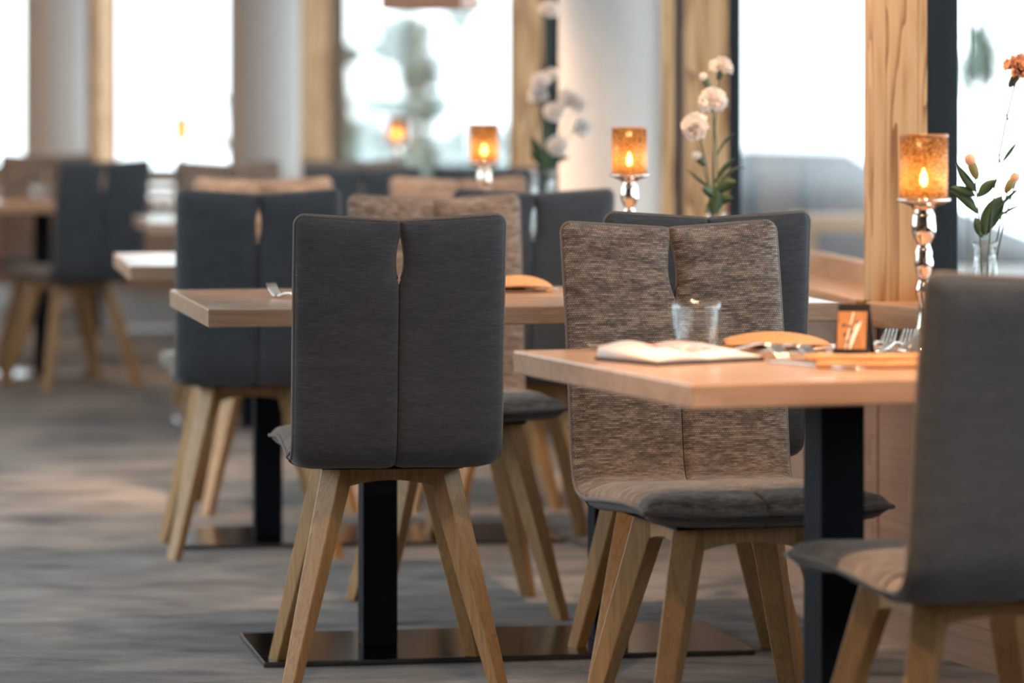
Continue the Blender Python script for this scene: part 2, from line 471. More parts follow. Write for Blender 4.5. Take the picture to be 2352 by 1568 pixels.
def half_pad(mb, uvs, rim, sgn, prof, L, hmax, is_back, ss):
    N = len(prof) - 1
    us = [0, .01, .03, .06, .11, .2, .33, .5, .66, .8, .89, .94, .97, .99, 1.0]
    nu = len(us) - 1
    fr = []; bk = []; uvv = []
    for i, c in enumerate(prof):
        t = prof[min(i + 1, N)] - prof[max(i - 1, 0)]; t.normalize()
        nrm = Vector((t.y, -t.x)) if True else None          # front / upper side (profile runs front -> back -> up)
        s = ss[i]
        if is_back: d_end = L - s
        else: d_end = s
        x_out = HW
        rc = .018
        if is_back:
            if d_end < rc: x_out -= rc - math.sqrt(max(0, rc * rc - (rc - d_end) ** 2))
        else:
            x_out += .014 * max(0, 1 - s / .07) ** 1.5
            x_out += .004
        gap = .0006
        if is_back:
            z = c.y
            if z > .815:
                q = (z - .815) / (.912 - .815)
                if q < 1: gap += .0085 * math.sin(PI * min(1, q) ** .8) ** .8
        rowf = []; rowb = []
        for k, uu in enumerate(us):
            x = gap + (x_out - gap) * uu
            d_out = x_out - x; d_in = x - gap
            h = .0035 + (hmax - .0035) * dome(d_out, .055)
            seam = .011
            if is_back and c.y > .80: seam = .011 - .007 * min(1, (c.y - .80) / .03)
            slope_r = .05 if (is_back and c.y > .79) else .022
            seam_d = seam if (is_back and c.y > .79) else (.0155 if is_back else .019)
            h = min(h, seam_d + (hmax - seam_d) * dome(d_in, slope_r)) if d_in < slope_r else h
            if is_back or True:
                h = min(h, .0035 + (hmax - .0035) * dome(d_end, .05))
            off = Vector((0, 0))
            if is_back and d_end < .2:
                off.y += (.008 * (uu ** 2) - .004 * (1 - uu)) * max(0, 1 - d_end / .2)
            if not is_back and s < .1:
                off.y += (-.010 + .016 * uu ** 3) * (1 - s / .1)
            # slight wrinkle
            h *= 1 + .03 * math.sin(17 * s + 9 * uu + (2 if sgn > 0 else 0))
            pf = c + nrm * h + off; pb = c - nrm * h * (.85 if is_back else .8) + off
            rowf.append((sgn * x, pf.x, pf.y)); rowb.append((sgn * x, pb.x, pb.y))
            uvv.append((sgn * x, (0 if not is_back else .4) + s))
        fr.append(rowf); bk.append(rowb)
        rim.append((i, [Vector((sgn * (x_out), c.x + off.x, c.y + off.y))], Vector((sgn * gap, c.x, c.y + (-.004 if is_back and d_end < .2 else 0) * max(0, 1 - d_end / .2)))))
    W = nu + 1
    vf = [v for r in fr for v in r]; vb = [v for r in bk for v in r]
    ff = []; fb = []
    for i in range(N):
        for k in range(nu):
            a, b, c2, d2 = i * W + k, i * W + k + 1, (i + 1) * W + k + 1, (i + 1) * W + k
            ff.append((a, b, c2, d2) if sgn > 0 else (a, d2, c2, b))
            fb.append((a, d2, c2, b) if sgn > 0 else (a, b, c2, d2))
    o = len(mb.v)
    mb.add(vf, ff, 0); uvs += uvv
    mb.add(vb, fb, 1); uvs += uvv
    nf = len(vf)
    bd = []
    for i in range(N): bd.append((i * W + nu, (i + 1) * W + nu)); bd.append(((i + 1) * W, i * W))
    for k in range(nu): bd.append((k, k + 1)); bd.append((N * W + k + 1, N * W + k))
    for a, b in bd:
        f = (o + a, o + a + nf, o + b + nf, o + b)
        mb.f.append(f if sgn < 0 else f[::-1]); mb.mi.append(1)

def make_chair():
    root = empty('dining_chair')
    for part, P, n, hm in (('seat', SEAT_P, 22, .0285), ('backrest', BACK_P, 46, .0245)):
        prof, L, ss = resample(P, n, 'end' if part == 'backrest' else False)
        mb = MB(); uvs = []; rims = {}
        for sgn in (-1, 1):
            rim = []
            half_pad(mb, uvs, rim, sgn, prof, L, hm, part == 'backrest', ss); rims[sgn] = rim
        o = mb.build(part, ['fab_in', 'fab_out'], root, True, uvs)
        pm = MB()
        for sgn in (-1, 1):
            outer = [r[1][0] for r in rims[sgn]]; inner = [r[2] for r in rims[sgn]]
            if part == 'backrest':
                top = outer[-1].lerp(inner[-1], .5)
                mids = []
                for f in (.08, .3, .55, .8, .93): 
                    q = outer[-1].lerp(inner[-1], f); mids.append(q)
                slit = [q for q in inner[::-1] if q.z > .812]
                path = outer + mids + [inner[-1] + Vector((sgn * .003, 0, -.001))] + [Vector((q.x + sgn * .0015, q.y, q.z)) for q in slit[1:]]
            else:
                path = [inner[0]] + [inner[0].lerp(outer[0], f) + Vector((0, .0, -.004 * (1 - f))) for f in (.3, .6, .9)] + outer
            pm.tube(path, .0042, 6)
        pm.build('piping', 'piping', o, True)
    # legs: square section turned 45 degrees, splayed and tapered
    for sx in (-1, 1):
        for sy in (-1, 1):
            a = Vector((.102 * sx, .102 * sy, .443)); b = Vector((.208 * sx, .208 * sy, 0))
            mb = MB(); vs = []
            for c, r in ((b, .0205), (a.lerp(b, .5), .0285), (a, .0350)):
                for k in range(4):
                    t = k * PI / 2 + (0.12 if sx * sy > 0 else -.12)
                    vs.append(c + Vector((math.cos(t), math.sin(t), 0)) * r)
            fs = [(3, 2, 1, 0), (8, 9, 10, 11)]
            for j in range(2):
                for k in range(4):
                    l = (k + 1) % 4; fs.append((j * 4 + k, j * 4 + l, j * 4 + 4 + l, j * 4 + 4 + k))
            mb.add(vs, fs).build('leg', 'leg_wood', root, bevel=.003)
    for k in range(4):
        R = Matrix.Rotation(k * PI / 2, 4, 'Z')
        vs = []; n = 8
        for i in range(n + 1):
            x = -.085 + .17 * i / n; zb = .398 + .012 * (1 - (2 * i / n - 1) ** 2)
            for (y, z) in ((.088, zb), (.116, zb), (.116, .444), (.088, .444)): vs.append(R @ Vector((x, y, z)))
        fs = [(0, 1, 2, 3), tuple(n * 4 + q for q in (3, 2, 1, 0))]
        for i in range(n):
            for q in range(4):
                l = (q + 1) % 4; fs.append((i * 4 + q, (i + 1) * 4 + q, (i + 1) * 4 + l, i * 4 + l))
        MB().add(vs, fs).build('apron_rail', 'leg_wood', root)
    MB().box(-.14, .14, -.16, .14, .436, .449).build('seat_plate', 'steel', root)
    return root

chair0 = make_chair()
used = [False]
def chair(x, y, deg, label, group=None):
    """deg: heading of the sitter, 0 = away from the photographer, positive = to the left"""
    o = chair0 if not used[0] else copy_tree(chair0)
    used[0] = True
    o.location = (x, y, 0); o.rotation_euler = (0, 0, math.radians(deg))
    tag(o, label, 'chair', group or 'upholstered dining chairs with splayed wooden legs')
    return o
chair(-.256, 7.757, 7, 'charcoal dining chair in sharp focus, its back turned, open slit at the top')
chair(.375, 6.66, 196, 'taupe dining chair facing the camera behind the nearest table and tumbler')
chair(.36, 7.93, 5, 'blue-grey dining chair seen from behind, mostly hidden by the taupe chair')
chair(.689, 5.80, 16.6, 'blurred grey dining chair cropped by the right edge, nearest of all').scale = (.97, .97, .97)
chair(-.684, 9.99, 8, 'dark grey dining chair seen from behind, left of the sharp charcoal chair')
chair(.012, 10.09, 8, 'dark grey dining chair seen from behind, below the white carnation bouquet')
chair(-.13, 8.80, 190, 'brown-grey dining chair facing the camera across the table from the charcoal chair')
chair(-.69, 11.07, 189, 'warm-lit dining chair top showing just above the dark chair on the left')
chair(-.11, 11.17, 189, 'warm-lit dining chair top showing below the middle candle holder')
chair(-.57, 13.75, 8, 'dark dining chair glimpsed between two warm-lit chair tops')
chair(-.12, 13.82, 8, 'dark dining chair top far back beneath the tree window')
chair(-1.06, 14.70, 190, 'greyish dining chair far back, right of the turned blue-grey chair')
chair(-.58, 15.1, 190, 'pale grey dining chair top far back below the small round glowing candle')
chair(-1.82, 15.85, 31, 'turned blue-grey dining chair standing free at the far left')
chair(-2.06, 16.98, 188, 'pinkish dining chair facing the camera at the far left edge')

# ------------------------------------------------------------------ tables
def make_table(name_loc, rz, L, D, label, posts=(-.25, .25)):
    r = empty('dining_table', (name_loc[0], name_loc[1], 0), math.radians(rz))
    tag(r, label, 'table', 'oak dining tables on dark steel pedestals')
    MB().box(-L / 2, L / 2, -D / 2, D / 2, .712, .75).build('tabletop', 'table_wood', r, bevel=.0035)
    for p in posts:
        MB().box(p - .037, p + .037, -.037, .037, .012, .70).build('pedestal_post', 'steel', r, bevel=.002)
        MB().box(p - .12, p + .12, -.2, .2, .70, .7118).build('mounting_plate', 'steel', r)
    MB().box(posts[0] - .27, posts[-1] + .27, -.225, .225, .0, .012).build('base_plate', 'plate', r, bevel=.002)
    return r
def table_from_corner(cx, cy, rz, L, D, label, posts=(-.25, .25)):
    c, s = math.cos(math.radians(rz)), math.sin(math.radians(rz))
    return make_table((cx + L / 2 * c - D / 2 * s, cy + L / 2 * s + D / 2 * c), rz, L, D, label, posts)
T1 = table_from_corner(.262, 5.57, 18.5, 1.3, .82, 'nearest oak table laid with menu, napkins and cutlery')
T2 = table_from_corner(-.609, 7.67, 10.4, 1.31, .83, 'oak table behind the charcoal chair, long dark base plate on the carpet')
T3 = table_from_corner(-.975, 9.76, 8.5, 1.28, .88, 'oak table whose left corner sticks out beside the dark grey chair')
T4 = table_from_corner(-1.275, 13.45, 9, 1.3, .95, 'pale blurred table corner right of the turned blue-grey chair')
T5 = table_from_corner(-2.86, 16.0, 8, 1.3, .84, 'far table at the left edge in front of the pinkish chair')
T6 = table_from_corner(-1.62, 17.15, 8, 1.2, .84, 'far table carrying the small round glowing candle')
T7 = table_from_corner(-2.5, 19.35, 8, 1.3, .84, 'farthest table carrying the small orange candle before the white window')

# ------------------------------------------------------------------ candle holders
STAND = [(.0455, 0), (.046, .006), (.040, .010), (.026, .018), (.014, .030), (.0105, .045), (.0085, .062), (.0085, .085), (.0115, .097), (.0128, .104), (.0100, .112), (.0080, .120), (.0125, .133), (.0155, .147), (.0130, .158), (.0140, .164), (.0115, .171), (.0098, .177),
         (.0140, .184), (.0170, .190), (.0195, .199), (.0195, .210), (.0185, .222), (.0165, .232), (.0130, .2345), (.0190, .236), (.0210, .240), (.031, .243), (.036, .2455), (.0435, .248), (.0445, .2505), (.0430, .2535), (.030, .2520), (.001, .2515)]
def make_candle():
    r = empty('candle_holder')
    MB().lathe(STAND, 32).build('stand', 'mercury', r, True)
    cup = MB().lathe([(.0385, .2535), (.0392, .2550), (.0395, .300), (.0395, .3560), (.0375, .3560), (.0372, .300), (.0370, .2560)], 40, cap=False).build('glass_cup', 'cup', r, True)
    MB().lathe([(.0400, .3535), (.0403, .3560), (.0395, .3582), (.0375, .3582), (.0370, .3560)], 40, cap=False).build('rim', 'copper', cup, True)
    cw = MB().lathe([(.019, .2525), (.019, .270), (.017, .2715), (.001, .2705)], 20).build('tealight', 'wax', r, True)
    MB().lathe([(.0008, .2715), (.0050, .277), (.0062, .283), (.0042, .292), (.0003, .303)], 10).build('flame', 'flame', cw, True)
    return r
cd0 = make_candle()
for k, (x, y, lab) in enumerate([(.676, 6.29, 'amber mosaic candle holder beside the wooden post, largest of the five'),
                                 (.264, 8.62, 'amber mosaic candle holder in front of the big white column'),
                                 (-.077, 10.62, 'amber candle holder in the middle, in front of the tree window'),
                                 (-.528, 17.55, 'small amber candle holder glowing round low in the tree window'),
                                 (-1.70, 19.72, 'tiny orange candle holder against the white left window')]):
    o = cd0 if k == 0 else copy_tree(cd0)
    o.location = (x, y, .7505); o.rotation_euler = (0, 0, k * 1.1)
    tag(o, lab, 'candle holder', 'amber glass candle holders on turned stands')

# ------------------------------------------------------------------ vases and flowers
def make_vase(loc, h, r, label, rn=None):
    rn = rn or r * .62
    out = [(r * .9, 0), (r, .006), (r, h * .45), (r * .9, h * .62), (rn, h * .8), (rn * .95, h * .93), (rn * 1.25, h)]
    inn = [(a - .0022, max(z, .008)) for a, z in out[::-1]]
    o = MB().lathe(out + inn, 28).build('glass_vase', 'glass', None, True)
    o.location = loc; tag(o, label, 'vase', 'clear glass bud vases on the tables'); return o

def bez(p0, p1, p2, n=10):
    return [p0 * (1 - t) ** 2 + p1 * 2 * t * (1 - t) + p2 * t * t for t in [i / n for i in range(n + 1)]]

def blossom_mesh(seed, size, parent, mat='petal', open_=1.0):
    rn = random.Random(seed); mb = MB()
    rows = [(8, .05), (11, .35), (11, .70), (9, 1.0), (6, 1.3)]        # petals, elevation
    for cnt, el in rows:
        for k in range(cnt):
            az = 2 * PI * (k + rn.random() * .6) / cnt; e_ = el + rn.uniform(-.12, .12)
            d = Vector((math.cos(az) * math.cos(e_), math.sin(az) * math.cos(e_), math.sin(e_)))
            s_ = Vector((-math.sin(az), math.cos(az), 0)); n_ = d.cross(s_) * -1
            Ln = size * rn.uniform(.44, .54) * (1 - .12 * el); W = size * rn.uniform(.22, .30); ph = rn.uniform(0, 6)
            vs = []
            for a in range(4):
                t = a / 3
                for b in range(7):
                    u = b / 3 - 1
                    w = W * (.25 + .75 * t ** .8)
                    ruf = math.sin(u * 5 + ph) * .09 * size * t * t
                    edge = (1 - .16 * u * u + .07 * math.sin(u * 9 + ph)) if a == 3 else 1
                    vs.append(d * (Ln * t * edge) + s_ * (u * w) + n_ * (ruf + .10 * size * t * t * (1 if el < .8 else -.3)) + Vector((0, 0, size * .04)))
            mb.add(vs, [(a * 7 + b, a * 7 + b + 1, a * 7 + b + 8, a * 7 + b + 7) for a in range(3) for b in range(6)])
    mb.lathe([(.01 * size, .02 * size), (.2 * size, .1 * size), (.27 * size, .24 * size), (.2 * size, .38 * size), (.01 * size, .44 * size)], 14)
    return mb.build('blossom', mat, parent, True)

def leaf(mb, p0, p1, w, sag=.2, side=None):
    p0, p1 = Vector(p0), Vector(p1); d = p1 - p0; L = d.length
    mid = (p0 + p1) / 2 + Vector((0, 0, sag * L))
    c = bez(p0, mid, p1, 8)
    s = side or d.cross(Vector((.25, -1, .2)))
    s = Vector(s); s.normalize()
    nrm = s.cross(d).normalized()
    vs = []
    for i, q in enumerate(c):
        t = i / 8; ww = w * (math.sin(PI * min(1, t * .96 + .04)) ** .75) * (1 - .25 * t)
        vs += [q - s * ww, q + nrm * (-.15 * ww), q + s * ww, q + nrm * (.0012 - .15 * ww)]
    fs = []
    for i in range(8):
        a, b = i * 4, i * 4 + 4
        fs += [(a, a + 1, b + 1, b), (a + 1, a + 2, b + 2, b + 1), (a + 3, b + 3, b + 2, a + 2), (a, b, b + 3, a + 3)]
    mb.add(vs, fs)

def flower(base, head, ctrl, size, label, group, kind='bloom', seed=1, leaves=(), tilt=(0, 0), mat='petal', thick=.0016, name='carnation'):
    base, head, ctrl = Vector(base), Vector(head), Vector(ctrl)
    r = empty(name, base); tag(r, label, 'flower', group)
    c = [p - base for p in bez(base, ctrl, head, 12)]
    MB().tube(c, thick, 6).build('stem', 'stem', r, True)
    hd = head - base
    dirn = (c[-1] - c[-2]).normalized(); dirn = (dirn + Vector((tilt[0], tilt[1], 0))).normalized()
    rot = Vector((0, 0, 1)).rotation_difference(dirn)
    if kind == 'bloom':
        b = blossom_mesh(seed, size, r, mat); b.rotation_mode = 'QUATERNION'; b.rotation_quaternion = rot; b.location = hd
        k = MB().lathe([(.0022, -size * .5), (.0055, -size * .42), (.0075, -size * .25), (.0085, -.003), (.0095, size * .03)], 12).build('calyx', 'calyx', r, True)
        k.rotation_mode = 'QUATERNION'; k.rotation_quaternion = rot; k.location = hd
    elif kind == 'bud':
        k = MB().lathe([(.0018, -.016), (.0060, -.010), (.0075, -.001), (.0072, .006), (.004, .010)], 12).build('calyx', 'budgreen' if mat == 'peach' else 'calyx', r, True)
        p = MB().lathe([(.004, .004), (.0075, .010), (.0082, .016), (.0060, .021), (.001, .023)], 12, mod=lambda a, q: 1 + .1 * math.sin(5 * a + q)).build('petal_tip', mat, r, True)
        for o in (k, p):
            o.rotation_mode = 'QUATERNION'; o.rotation_quaternion = rot; o.location = hd
            o.scale = (size / .02,) * 3
    for (a, b, w, sg) in leaves:
        mb = MB(); leaf(mb, Vector(a) - base, Vector(b) - base, w, sg); mb.build('leaf', 'leaf', r, True)
    return r

ZT = .7505
# vase on table 2: three carnations, two buds
V2 = Vector((.464, 8.72, ZT)); make_vase(V2, .165, .030, 'slim clear vase of white carnations before the dark window frame')
Y2 = 8.72; vb = V2 + Vector((0, 0, .02))
g = 'white carnations in the slim vase before the dark window frame'
flower(vb, pt(1657, 158, Y2), pt(1626, 330, Y2), .056, 'topmost white carnation of the slim vase, tall and seen from the side', g, seed=3, tilt=(.1, -.25), leaves=[(pt(1645, 360, Y2), pt(1690, 305, Y2), .0035, .3)])
flower(vb, pt(1637, 232, Y2 - .02), pt(1640, 330, Y2), .064, 'white carnation at mid height on the straight stem of the slim vase', g, seed=5, tilt=(.0, -.7), leaves=[(pt(1640, 425, Y2), pt(1690, 362, Y2), .006, .25), (pt(1650, 420, Y2), pt(1715, 385, Y2), .0045, .3)])
flower(vb, pt(1598, 292, Y2 - .03), pt(1632, 360, Y2), .066, 'white carnation leaning left at the lowest bloom of the slim vase', g, seed=8, tilt=(-.35, -.8), leaves=[(pt(1640, 440, Y2), pt(1575, 388, Y2), .004, .0)])
flower(vb, pt(1623, 190, Y2), pt(1660, 320, Y2), .022, 'small white carnation bud just below the topmost bloom', g, kind='bud', seed=2, tilt=(-.3, 0))
flower(vb, pt(1609, 368, Y2 - .02), pt(1630, 400, Y2), .024, 'low white carnation bud above the vase leaves', g, kind='bud', seed=2, tilt=(-.3, -.2),
       leaves=[(pt(1640, 445, Y2 - .01), pt(1694, 418, Y2 - .02), .016, .25), (pt(1638, 450, Y2), pt(1612, 432, Y2 - .03), .014, .2), (pt(1640, 468, Y2), pt(1685, 455, Y2 - .03), .014, .2), (pt(1640, 475, Y2), pt(1620, 490, Y2 - .03), .012, .4), (pt(1640, 490, Y2 - .02), pt(1648, 438, Y2 - .03), .020, .0)])
# vase on the nearest table: sprays of buds and leaves
Y1 = 6.52
V1 = Vector((.805, Y1, ZT)); make_vase(V1, .175, .026, 'slim clear vase of bud sprays at the right edge, behind the cropped chair', .019)
vb = V1 + Vector((0, 0, .02)); g = 'bud sprays in the vase at the right edge'
def p1(x, y, dy=0): return pt(x, y, Y1 + dy)
flower(vb, p1(2340, 165), p1(2268, 400), .062, 'tall spray topped by a peach bloom cut by the right edge', g, seed=11, mat='peach', tilt=(.3, -.2), name='flower_spray',
       leaves=[(p1(2302, 372), p1(2337, 325), .004, .0), (p1(2300, 380), p1(2292, 350), .002, 0), (p1(2322, 285), p1(2306, 255), .0018, 0)])
flower(vb, p1(2236, 388), p1(2250, 470), .024, 'left olive-green bud spray with a long pale leaf in the edge vase', g, kind='bud', mat='peach', tilt=(-.2, 0), name='flower_spray',
       leaves=[(p1(2243, 440), p1(2193, 372), .010, -.1), (p1(2240, 450), p1(2182, 430), .009, .12), (p1(2245, 490), p1(2180, 438), .012, .3), (p1(2246, 452), p1(2292, 412), .011, .15), (p1(2258, 545), p1(2238, 500), .011, .05)])
flower(vb, p1(2320, 424), p1(2290, 500), .021, 'right olive-green bud spray with broad dark leaf in the edge vase', g, kind='bud', mat='peach', tilt=(.25, 0), name='flower_spray',
       leaves=[(p1(2258, 535), p1(2302, 448), .019, .1), (p1(2292, 480), p1(2345, 430), .004, .1), (p1(2285, 505), p1(2352, 470), .003, .15), (p1(2262, 540), p1(2275, 470), .012, .0)])
flower(vb, p1(2372, 330), p1(2300, 460), .021, 'thin spray with a bud at the very edge of the picture', g, kind='bud', mat='peach', tilt=(.3, 0), name='flower_spray')
# fuller vase on table 3
Y3 = 10.5
V3 = Vector((.085, Y3, ZT)); make_vase(V3, .235, .038, 'wide clear vase of white carnations left of the big column', .034)
vb = V3 + Vector((0, 0, .03)); g = 'white carnations in the wide vase left of the big column'
spots = [((1243, 182), 'upper left white carnation of the full bouquet beside the column'), ((1267, 168), 'small topmost white carnation of the full bouquet beside the column'), ((1236, 214), 'far left white carnation of the full bouquet beside the column'),
         ((1303, 220), 'white carnation overlapping the column, upper of the right pair'), ((1326, 232), 'white carnation overlapping the column, rightmost of the upper pair'), ((1272, 252), 'central white carnation of the full bouquet beside the column'),
         ((1334, 288), 'lone white carnation hanging far right of the bouquet on the column'), ((1279, 328), 'lowest white carnation of the full bouquet beside the column'), ((1262, 18), 'very tall pale carnation rising to the top edge beside the column')]
for k, ((x, y), lab) in enumerate(spots):
    lv = []
    if k == 0: lv = [(pt(1245, 385, Y3), pt(1222, 312, Y3), .016, .05), (pt(1250, 380, Y3), pt(1218, 350, Y3), .015, .2)]
    if k == 7: lv = [(pt(1250, 385, Y3), pt(1310, 362, Y3), .012, .25), (pt(1250, 390, Y3 - .03), pt(1262, 345, Y3 - .04), .018, .05)]
    if k == 6: lv = [(pt(1252, 388, Y3), pt(1240, 355, Y3 - .03), .018, .1)]
    flower(vb, pt(x, y + 6, Y3 + random.uniform(-.05, .05)), pt(1256 + (x - 1256) * .25, 300 if y > 100 else 220, Y3), .058 if k not in (1,) else .045, lab, g, seed=20 + k, tilt=(random.uniform(-.2, .2), -.6), leaves=lv)
# far table vase
Y7 = 19.72
V7 = Vector((-1.43, Y7, ZT)); make_vase(V7, .19, .030, 'far clear vase of thin twigs beside the tiny orange candle')
vb = V7 + Vector((0, 0, .02)); g = 'thin flower twigs on the farthest table'
for k, (x, y, lab) in enumerate([(488, 250, 'faint thin twig leaning left in the far vase'), (545, 275, 'faint thin twig overlapping the left column'), (520, 230, 'faint thin upright twig in the far vase')]):
    flower(vb, pt(x, y, Y7), pt(530, 330, Y7), .022, lab, g, kind='bud', seed=40 + k, thick=.0025, name='flower_twig', leaves=[(pt(530, 345, Y7), pt(x, 318, Y7), .012, .2)])

# ------------------------------------------------------------------ things on the nearest table
zt = .7502
def rbox(L, W, H, r, n=5):
    """slab with rounded long edges along local x"""
    prof = []
    for (cy, cz, a0) in ((W / 2 - r, r, -PI / 2), (W / 2 - r, H - r, 0), (-W / 2 + r, H - r, PI / 2), (-W / 2 + r, r, PI)):
        for i in range(n + 1):
            a = a0 + PI / 2 * i / n; prof.append((cy + r * math.cos(a), cz + r * math.sin(a)))
    m = len(prof); vs = []; K = 10
    for k in range(K + 1):
        x = -L / 2 + L * k / K
        sc = 1 - .06 * (1 if k in (0, K) else 0)
        for (y, z) in prof: vs.append((x, y * sc + .003 * math.sin(k * .9), z * (1 + .08 * math.sin(k * 1.3 + y * 40))))
    fs = [tuple(range(m - 1, -1, -1)), tuple(K * m + i for i in range(m))]
    for k in range(K):
        for i in range(m):
            j = (i + 1) % m; fs.append((k * m + i, k * m + j, (k + 1) * m + j, (k + 1) * m + i))
    return MB().add(vs, fs)

# water tumbler with dimpled sides
tl = onz(1599, 805, zt)
pr_o = [(.030, 0), (.0325, .003), (.0345, .02), (.0370, .045), (.0395, .068), (.0412, .083)]
pr_i = [(.0398, .083), (.0380, .068), (.0355, .045), (.0325, .022), (.029, .0105), (.001, .0095)]
dm = lambda a, k: (1 + .035 * math.sin(7 * a + 1.2 * k) + .02 * math.sin(11 * a - k)) if 1 <= k <= 4 else 1.0
dm2 = lambda a, k: 1.0
o = MB().lathe(pr_o + pr_i, 56, mod=lambda a, k: dm(a, k) if k < 6 else 1.0).build('water_tumbler', 'glass', None, True)
o.location = tl; tag(o, 'clear dimpled water tumbler standing on the nearest table', 'glass')

for (q, lab) in ((Vector((-2.22, 16.35, zt)), 'far blurred tumbler on the table at the left edge'), (Vector((-2.02, 16.42, zt)), 'far blurred tumbler next to the turned chair at the far left'), (Vector((-1.27, 13.95, zt)), 'blurred tumbler on the pale table corner behind the dark grey chair')):
    c = o.copy(); COL.objects.link(c); c.location = q; tag(c, lab, 'glass')
# open menu booklet
mc = Vector((.266, 6.09, zt))
e = empty('menu_booklet', mc, math.radians(34)); e.scale = (.83, .98, 1.5); tag(e, 'open white menu booklet with dark cover in front of the tumbler', 'menu')
MB().box(-.128, .128, -.085, .085, 0, .0035).build('cover', 'cover', e, bevel=.001)
def page(x0, x1, curl, z0):
    n = 14; vs = []
    for i in range(n + 1):
        t = i / n; x = x0 + (x1 - x0) * t
        for y in (-.081, .081):
            z = z0 + curl * math.sin(PI * t) ** 1.2 * (1 - t * .4) + .0015 + .009 * (y + .081) / .162
            vs.append((x, y, z)); vs.append((x, y, z0))
    fs = []
    for i in range(n):
        a, b = i * 4, i * 4 + 4
        fs += [(a, b, b + 2, a + 2), (a + 1, a + 3, b + 3, b + 1), (a, a + 1, b + 1, b), (a + 2, b + 2, b + 3, a + 3)]
    fs += [(0, 2, 3, 1), (n * 4, n * 4 + 1, n * 4 + 3, n * 4 + 2)]
    if x1 < x0: fs = [f[::-1] for f in fs]
    return MB().add(vs, fs)
pg = page(.0, -.124, .007, .0036); pgo = pg.build('page', 'paper', e, True)
pg2 = page(.0, .124, .004, .0036); pgo2 = pg2.build('page', 'paper', e, True)
def curve_patch(x0, x1, y0, y1, curl, z0, xe, mat, name, par):
    n = 8; vs = []
    for i in range(n + 1):
        x = x0 + (x1 - x0) * i / n; t = x / xe
        z = z0 + curl * math.sin(PI * t) ** 1.2 * (1 - t * .4) + .0015 + .0004
        vs += [(x, y0, z + .009 * (y0 + .081) / .162), (x, y1, z + .009 * (y1 + .081) / .162)]
    return MB().add(vs, [(i * 2, i * 2 + 2, i * 2 + 3, i * 2 + 1) for i in range(n)]).build(name, mat, par, True)
curve_patch(.006, .080, -.03, .076, .004, .0036, .124, 'picture', 'printed_picture', pgo2)
curve_patch(-.060, -.030, -.005, .030, .007, .0036, -.124, 'red', 'printed_emblem', pgo)

# folded napkin lying like a soft shell
def shell_napkin(loc, rz, L, W, H, label):
    e = empty('napkin', loc, rz); tag(e, label, 'napkin', 'cinnamon brown cloth napkins')
    vs = []; n = 18; prof_n = 12
    for i in range(n + 1):
        t = i / n; x = -L / 2 + L * t
        w = W * (math.sin(PI * min(1, (t * .94 + .06))) ** .35) * (1.0 if t < .6 else 1 - .55 * ((t - .6) / .4) ** 1.5)
        h = H * (math.sin(PI * min(1, t * .9 + .1)) ** .6)
        for k in range(prof_n + 1):
            s = k / prof_n
            y = W * .5 - w * s
            z = .004 + h * min(1, s / .085) * (.40 + .60 * math.cos(PI / 2 * s))
            vs.append((x, y, max(.004, z)))
    fs = [(i * (prof_n + 1) + k, i * (prof_n + 1) + k + 1, (i + 1) * (prof_n + 1) + k + 1, (i + 1) * (prof_n + 1) + k) for i in range(n) for k in range(prof_n)]
    up = MB().add(vs, fs).build('upper_fold', 'napkin', e, True)
    sd = up.modifiers.new('cloth', 'SOLIDIFY'); sd.thickness = .003; sd.offset = -1
    rbox(L * .9, W * .75, .006, .0028).build('lower_fold', 'napkin', e, True).location = (-.01, W * .1, 0)
    return e
shell_napkin(onz(1795, 806, zt) + Vector((0, .02, 0)), math.radians(3), .185, .085, .026, 'cinnamon napkin folded like a shell behind the forks on the nearest table')
nk = empty('napkin', onz(2035, 843, zt), math.radians(2)); tag(nk, 'cinnamon napkin folded into two flat rolls near the table edge', 'napkin', 'cinnamon brown cloth napkins')
rbox(.22, .07, .011, .0054).build('lower_fold', 'napkin', nk, True)
uf = rbox(.215, .055, .008, .0039).build('upper_fold', 'napkin', nk, True); uf.location = (-.015, .014, .0105)
def drape(loc, rz, L, W, H, label):
    return shell_napkin(loc, rz, L, W, H, label)
drape(onz(1205, 672, zt) + Vector((0, .03, 0)), math.radians(10), .15, .10, .032, 'napkin on the table right of the charcoal chair backrest')

# cutlery
def ribbon(mb, pts, widths, th):
    n = len(pts); vs = []
    for (x, y, z), w in zip(pts, widths):
        vs += [(x - w, y, z), (x + w, y, z), (x + w * .8, y, z + th), (x - w * .8, y, z + th)]
    fs = [(3, 2, 1, 0), tuple((n - 1) * 4 + i for i in range(4))]
    for i in range(n - 1):
        for k in range(4):
            l = (k + 1) % 4; fs.append((i * 4 + k, i * 4 + l, (i + 1) * 4 + l, (i + 1) * 4 + k))
    mb.add(vs, fs)
def fork_mesh():
    mb = MB()
    ribbon(mb, [(0, -.10, .001), (0, -.085, .002), (0, -.04, .006), (0, .0, .011), (0, .025, .009), (0, .040, .004), (0, .050, .003)], [.004, .009, .007, .0032, .0035, .0095, .0125], .0022)
    for k in range(4):
        x = -.0098 + .0065 * k
        ribbon(mb, [(x, .048, .003), (x, .062, .0045), (x, .080, .015), (x * .95, .094, .027)], [.0023, .0022, .0019, .0012], .0018)
    return mb
def fork_down_mesh():
    mb = MB()
    ribbon(mb, [(0, -.10, .001), (0, -.085, .004), (0, -.04, .013), (0, .0, .021), (0, .025, .023), (0, .040, .0225), (0, .050, .022)], [.004, .009, .007, .0032, .0035, .0095, .0125], .0022)
    for k in range(4):
        x = -.0098 + .0065 * k
        ribbon(mb, [(x, .048, .022), (x, .062, .0195), (x, .080, .011), (x * .95, .092, .001)], [.0023, .0022, .0019, .0012], .0018)
    return mb
